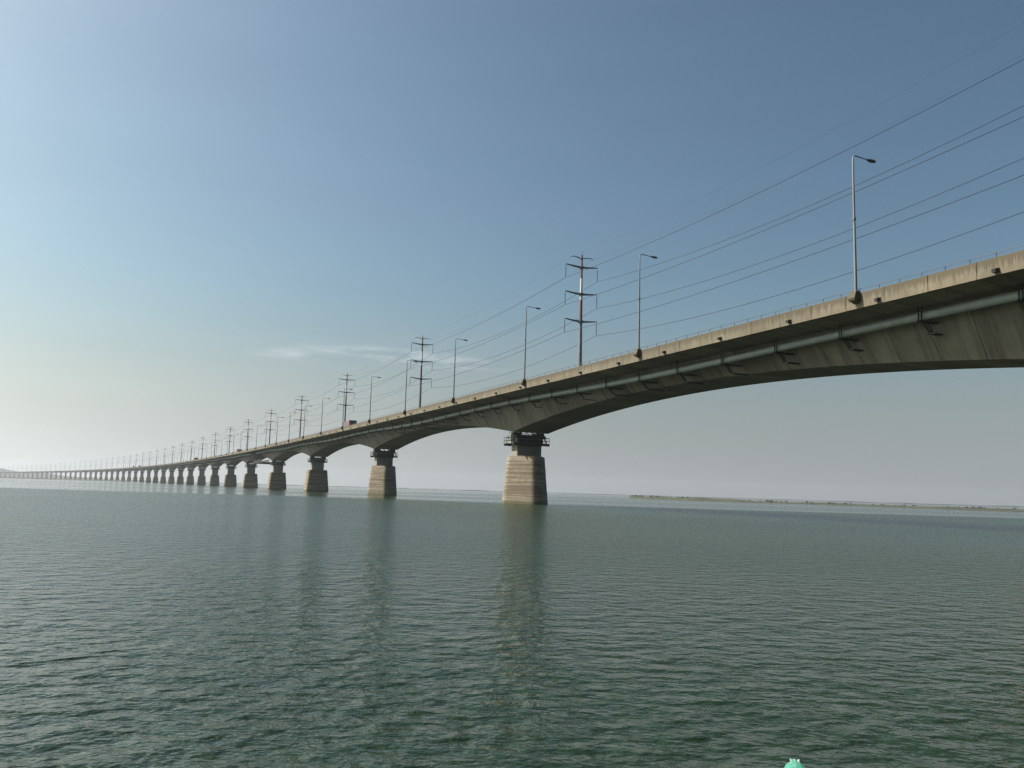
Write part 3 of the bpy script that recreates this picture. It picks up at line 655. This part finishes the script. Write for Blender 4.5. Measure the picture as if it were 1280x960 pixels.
def bushes(name, pts, smin, smax, seed):
    r = np.random.default_rng(seed); mb = MB()
    for (x, y, z) in pts:
        sz = r.uniform(smin, smax)
        for _ in range(26):
            c = Vector((x, y, z)) + Vector((r.normal(0, .5), r.normal(0, .5), abs(r.normal(.35, .3)))) * sz
            a = Vector(r.normal(0, 1, 3)).normalized() * sz * .32; b2 = Vector(r.normal(0, 1, 3)).normalized() * sz * .3
            mb.add([c - a, c + b2, c + a, c - b2], [(0, 1, 2, 3)])
    o = structure(name, mb.mesh(name, 'bush', (0, 0, 0), False, False), 'stuff'); return o
bp = []
for _ in range(34):
    t = random.random() ** 1.6; bp.append((90 + 24 * t + random.uniform(-2, 2), 606 - 95 * t + random.uniform(0, 16), 1.6))
for _ in range(60):
    t = random.random(); bp.append((132 + 80 * t + random.uniform(0, 14), 520 - 150 * t + random.uniform(0, 14), .9))
bushes('reeds', bp, .35, .8, 4)
# low far shore and a hill, almost lost in the haze
mb = MB(); rows = []
for k in range(0, 141):
    a = R(150 - k * .85); d = 5200 + 250 * math.sin(k * .37) + 120 * math.sin(k * 1.3)
    h = 3 + 2 * abs(math.sin(k * .9)) + random.uniform(0, 2)
    rows.append([(d_ * math.cos(a), d_ * math.sin(a), z) for d_, z in ((d, -1), (d + 15, h), (d + 400, h * 1.05), (d + 420, -1))])
mb.sweep(rows, 0, None, False, False); structure('far_shore', mb.mesh('far_shore', 'hill'))
mb = MB(); rows = []
for k in range(0, 61):
    a = R(115 + k * .5); d = 4700
    h = 26 * min(1, k / 8) * math.exp(-max(0, k - 16) / 40) + 22 * math.exp(-((k - 13) / 2.2) ** 2) + 14 * math.exp(-((k - 30) / 9.0) ** 2) + random.uniform(0, 3) + 2 * math.sin(k)
    rows.append([(d_ * math.cos(a), d_ * math.sin(a), z) for d_, z in ((d, -1), (d + 120, h * .7), (d + 260, h), (d + 420, h * .6), (d + 500, -1))])
mb.sweep(rows, 0, None, False, False); structure('hills', mb.mesh('hills', 'hill', (0, 0, 0), True))

# ------------------------------------------------------------------ the river: one sheet, finely rippled near the boat
def river():
    az = np.concatenate([np.radians(np.linspace(38, 142, 560)), np.radians(np.linspace(142, 398, 60))[1:-1]])
    r1 = np.exp(np.arange(math.log(1.0), math.log(95.0), .0085)); r2 = np.exp(np.linspace(math.log(95), math.log(6900), 70))[1:]
    rr = np.concatenate([r1, r2]); A, Rr = np.meshgrid(az, rr); X = Rr * np.cos(A); Y = Rr * np.sin(A); Z = np.zeros_like(X)
    dr = Rr * .0085
    g = np.random.default_rng(21)
    for _ in range(44):
        lam = math.exp(g.uniform(math.log(.1), math.log(.6))); th = g.normal(R(84), .85)
        k = 2 * math.pi / lam; sl = .0225 * (lam / .3) ** -.4; am = sl / k; ph = g.uniform(0, 6.28)
        arg = k * (X * math.cos(th) + Y * math.sin(th)) + ph + .8 * np.sin(X * .21 * g.uniform(.5, 1.5) + Y * .17 * g.uniform(.5, 1.5) + g.uniform(0, 6))
        w = np.clip((lam / dr - 3) / 3, 0, 1)
        env = .75 + .5 * np.sin(X * g.uniform(-.5, .5) + Y * g.uniform(-.4, .4) + g.uniform(0, 6))
        s_ = np.sin(arg); Z += am * w * env * (2.1 * np.exp(1.7 * (s_ - 1)) - .85)   # peaked crests, flat troughs
    fade = np.clip((90 - Rr) / 40, 0, 1); Z *= fade
    nr, na = X.shape
    V = np.stack([X, Y, Z], -1).reshape(-1, 3); V = np.vstack([V, [[0, 0, 0]]])
    i = np.arange(nr - 1)[:, None] * na; j = np.arange(na)[None, :]; j2 = (j + 1) % na
    Q = np.stack([i + j, i + na + j, i + na + j2, i + j2], -1).reshape(-1, 4)
    T = np.stack([np.full(na, len(V) - 1), np.arange(na), (np.arange(na) + 1) % na], -1)
    me = bpy.data.meshes.new('river'); me.vertices.add(len(V)); me.vertices.foreach_set('co', V.ravel())
    nl = Q.size + T.size; me.loops.add(nl); me.loops.foreach_set('vertex_index', np.concatenate([Q.ravel(), T.ravel()]).astype(np.int32))
    npol = len(Q) + len(T); me.polygons.add(npol)
    me.polygons.foreach_set('loop_start', np.concatenate([np.arange(len(Q)) * 4, Q.size + np.arange(len(T)) * 3]).astype(np.int32))
    me.update(calc_edges=True); me.validate()
    me.polygons.foreach_set('use_smooth', np.ones(len(me.polygons), dtype=bool)); me.materials.append(M['water'])
    return structure('river', me)
river()

# ------------------------------------------------------------------ the boat the photograph is taken from; its prow tip shows
def boat():
    tip = Vector((1.205, 3.62, 0)); ax = Vector((.27, .963, 0)).normalized(); side = Vector((ax.y, -ax.x, 0))
    Lb = 6.4; O = tip - ax * Lb / 2
    t = thing('wooden_boat', 'turquoise painted prow tip with worn pale edges at the bottom edge of the photo', 'boat', (O.x, O.y, 0))
    st = []                                           # station, half width, gunwale z, keel z
    for k in range(17):
        u = k / 16; hw = .82 * max(0.0, math.sin(math.pi * min(1, u * .62 + .17)) ** .8) * (1 - max(0, u - .55) / .45) ** .75 if u < 1 else 0
        st.append((u, max(hw, .012), .46 + .455 * max(0, u - .35) ** 1.5 / .65 ** 1.5 + .1 * (1 - u) ** 3, -.2 + .95 * max(0, u - .72) ** 1.5 / .28 ** 1.5))
    def pt(u, o, z): q = tip - ax * Lb * (1 - u) + side * o; return (q.x, q.y, z)
    oo = (O.x, O.y, 0)
    hull = MB(); rs = []
    for u, hw, zg, zk in st:
        zk = min(zk, zg - .06)
        rs.append([pt(u, -hw, zg), pt(u, -hw * .92, zk + (zg - zk) * .45), pt(u, -hw * .5, zk + .03), pt(u, 0, zk), pt(u, hw * .5, zk + .03), pt(u, hw * .92, zk + (zg - zk) * .45), pt(u, hw, zg),
                   pt(u, max(hw - .04, .005), zg), pt(u, max(hw * .86 - .04, .004), zk + (zg - zk) * .5), pt(u, 0, zk + (zg - zk) * .22), pt(u, -max(hw * .86 - .04, .004), zk + (zg - zk) * .5), pt(u, -max(hw - .04, .005), zg)])
    hull.sweep(rs); link('hull', hull.mesh('hull', 'turq', oo, True), t)
    for sg in (-1, 1):                                # gunwale rails
        c = MB(); c.sweep([[pt(u, sg * (hw + .012), zg - .05), pt(u, sg * (hw + .012), zg + .018), pt(u, sg * max(hw - .045, .002), zg + .018), pt(u, sg * max(hw - .045, .002), zg - .05)] for u, hw, zg, zk in st])
        link('gunwale', c.mesh('gunwale', 'chipped', oo), t)
    fs = [q for q in st if q[0] > .74]
    c = MB(); c.sweep([[pt(u, -hw * .96, zg - .02), pt(u, hw * .96, zg - .02), pt(u, hw * .96, zg + .008), pt(u, -hw * .96, zg + .008)] for u, hw, zg, zk in fs])
    link('foredeck', c.mesh('foredeck', 'turq', oo), t)
    zt = st[-1][2]
    c = MB(); rs = []                                 # blunt stem head, split at the top
    for u, w, z in ((.95, .085, zt - .03), (.965, .074, zt + .004), (.98, .056, zt + .026), (.995, .036, zt + .038), (1.003, .016, zt + .034)):
        rs.append([pt(u, -w, z - .09), pt(u, w, z - .09), pt(u, w, z), pt(u, w * .5, z + .012), pt(u, 0, z + .015), pt(u, -w * .5, z + .012), pt(u, -w, z)])
    c.sweep(rs); link('stem_head', c.mesh('stem_head', 'turq', oo), t)
    c = MB()
    for o_ in (-.014, .012):
        a, b2 = Vector(pt(.995, o_, zt + .04)), Vector(pt(.998, o_ * 1.2, zt + .055)); c.bar(a, b2, .006, .005)
    link('splinter', c.mesh('splinter', 'chipped', oo), t)
    for sg in (-1, 1):                                # paint worn through along the stem head's flanks
        c = MB(); c.bar(pt(.986, sg * .052, zt + .028), pt(.966, sg * .076, zt + .006), .012, .01); c.bar(pt(.966, sg * .076, zt + .006), pt(.94, sg * .098, zt - .04), .016, .012)
        link('worn_edge', c.mesh('worn_edge', 'chipped', oo), t)
    for u in (.14, .64):
        w = [q for q in st if abs(q[0] - u) < .04][0]
        c = MB(); c.sweep([[pt(u + d, -w[1] + .05, w[2] - .12), pt(u + d, w[1] - .05, w[2] - .12), pt(u + d, w[1] - .05, w[2] - .08), pt(u + d, -w[1] + .05, w[2] - .08)] for d in (-.02, .02)])
        link('thwart', c.mesh('thwart', 'wood', oo), t)
    for k in range(6):
        o_ = -.4 + k * .16; c = MB(); c.sweep([[pt(u, o_ - .07, .06), pt(u, o_ + .07, .06), pt(u, o_ + .07, .085), pt(u, o_ - .07, .085)] for u in (.2, .62)])
        link('floor_board', c.mesh('floor_board', 'wood', oo), t)
boat()

# ------------------------------------------------------------------ haze over the river
mb = MB(); mb.box((0, 0, 65.5), (15000, 15000, 137))
hz = bpy.data.objects.new('haze', mb.mesh('haze', 'hill')); COL.objects.link(hz); hz['kind'] = 'stuff'
hm = bpy.data.materials.new('river_haze'); hm.use_nodes = True; hn = hm.node_tree; hn.nodes.clear()
pv = hn.nodes.new('ShaderNodeVolumePrincipled'); pv.inputs['Color'].default_value = (0.64, 0.67, 0.735, 1); pv.inputs['Density'].default_value = 1.25e-4; pv.inputs['Anisotropy'].default_value = 0.5
ho = hn.nodes.new('ShaderNodeOutputMaterial'); hn.links.new(pv.outputs[0], ho.inputs['Volume'])
hz.data.materials.clear(); hz.data.materials.append(hm)
S.cycles.use_denoising = True; S.cycles.denoising_prefilter = 'NONE'
S.cycles.volume_bounces = 1; S.cycles.max_bounces = 8
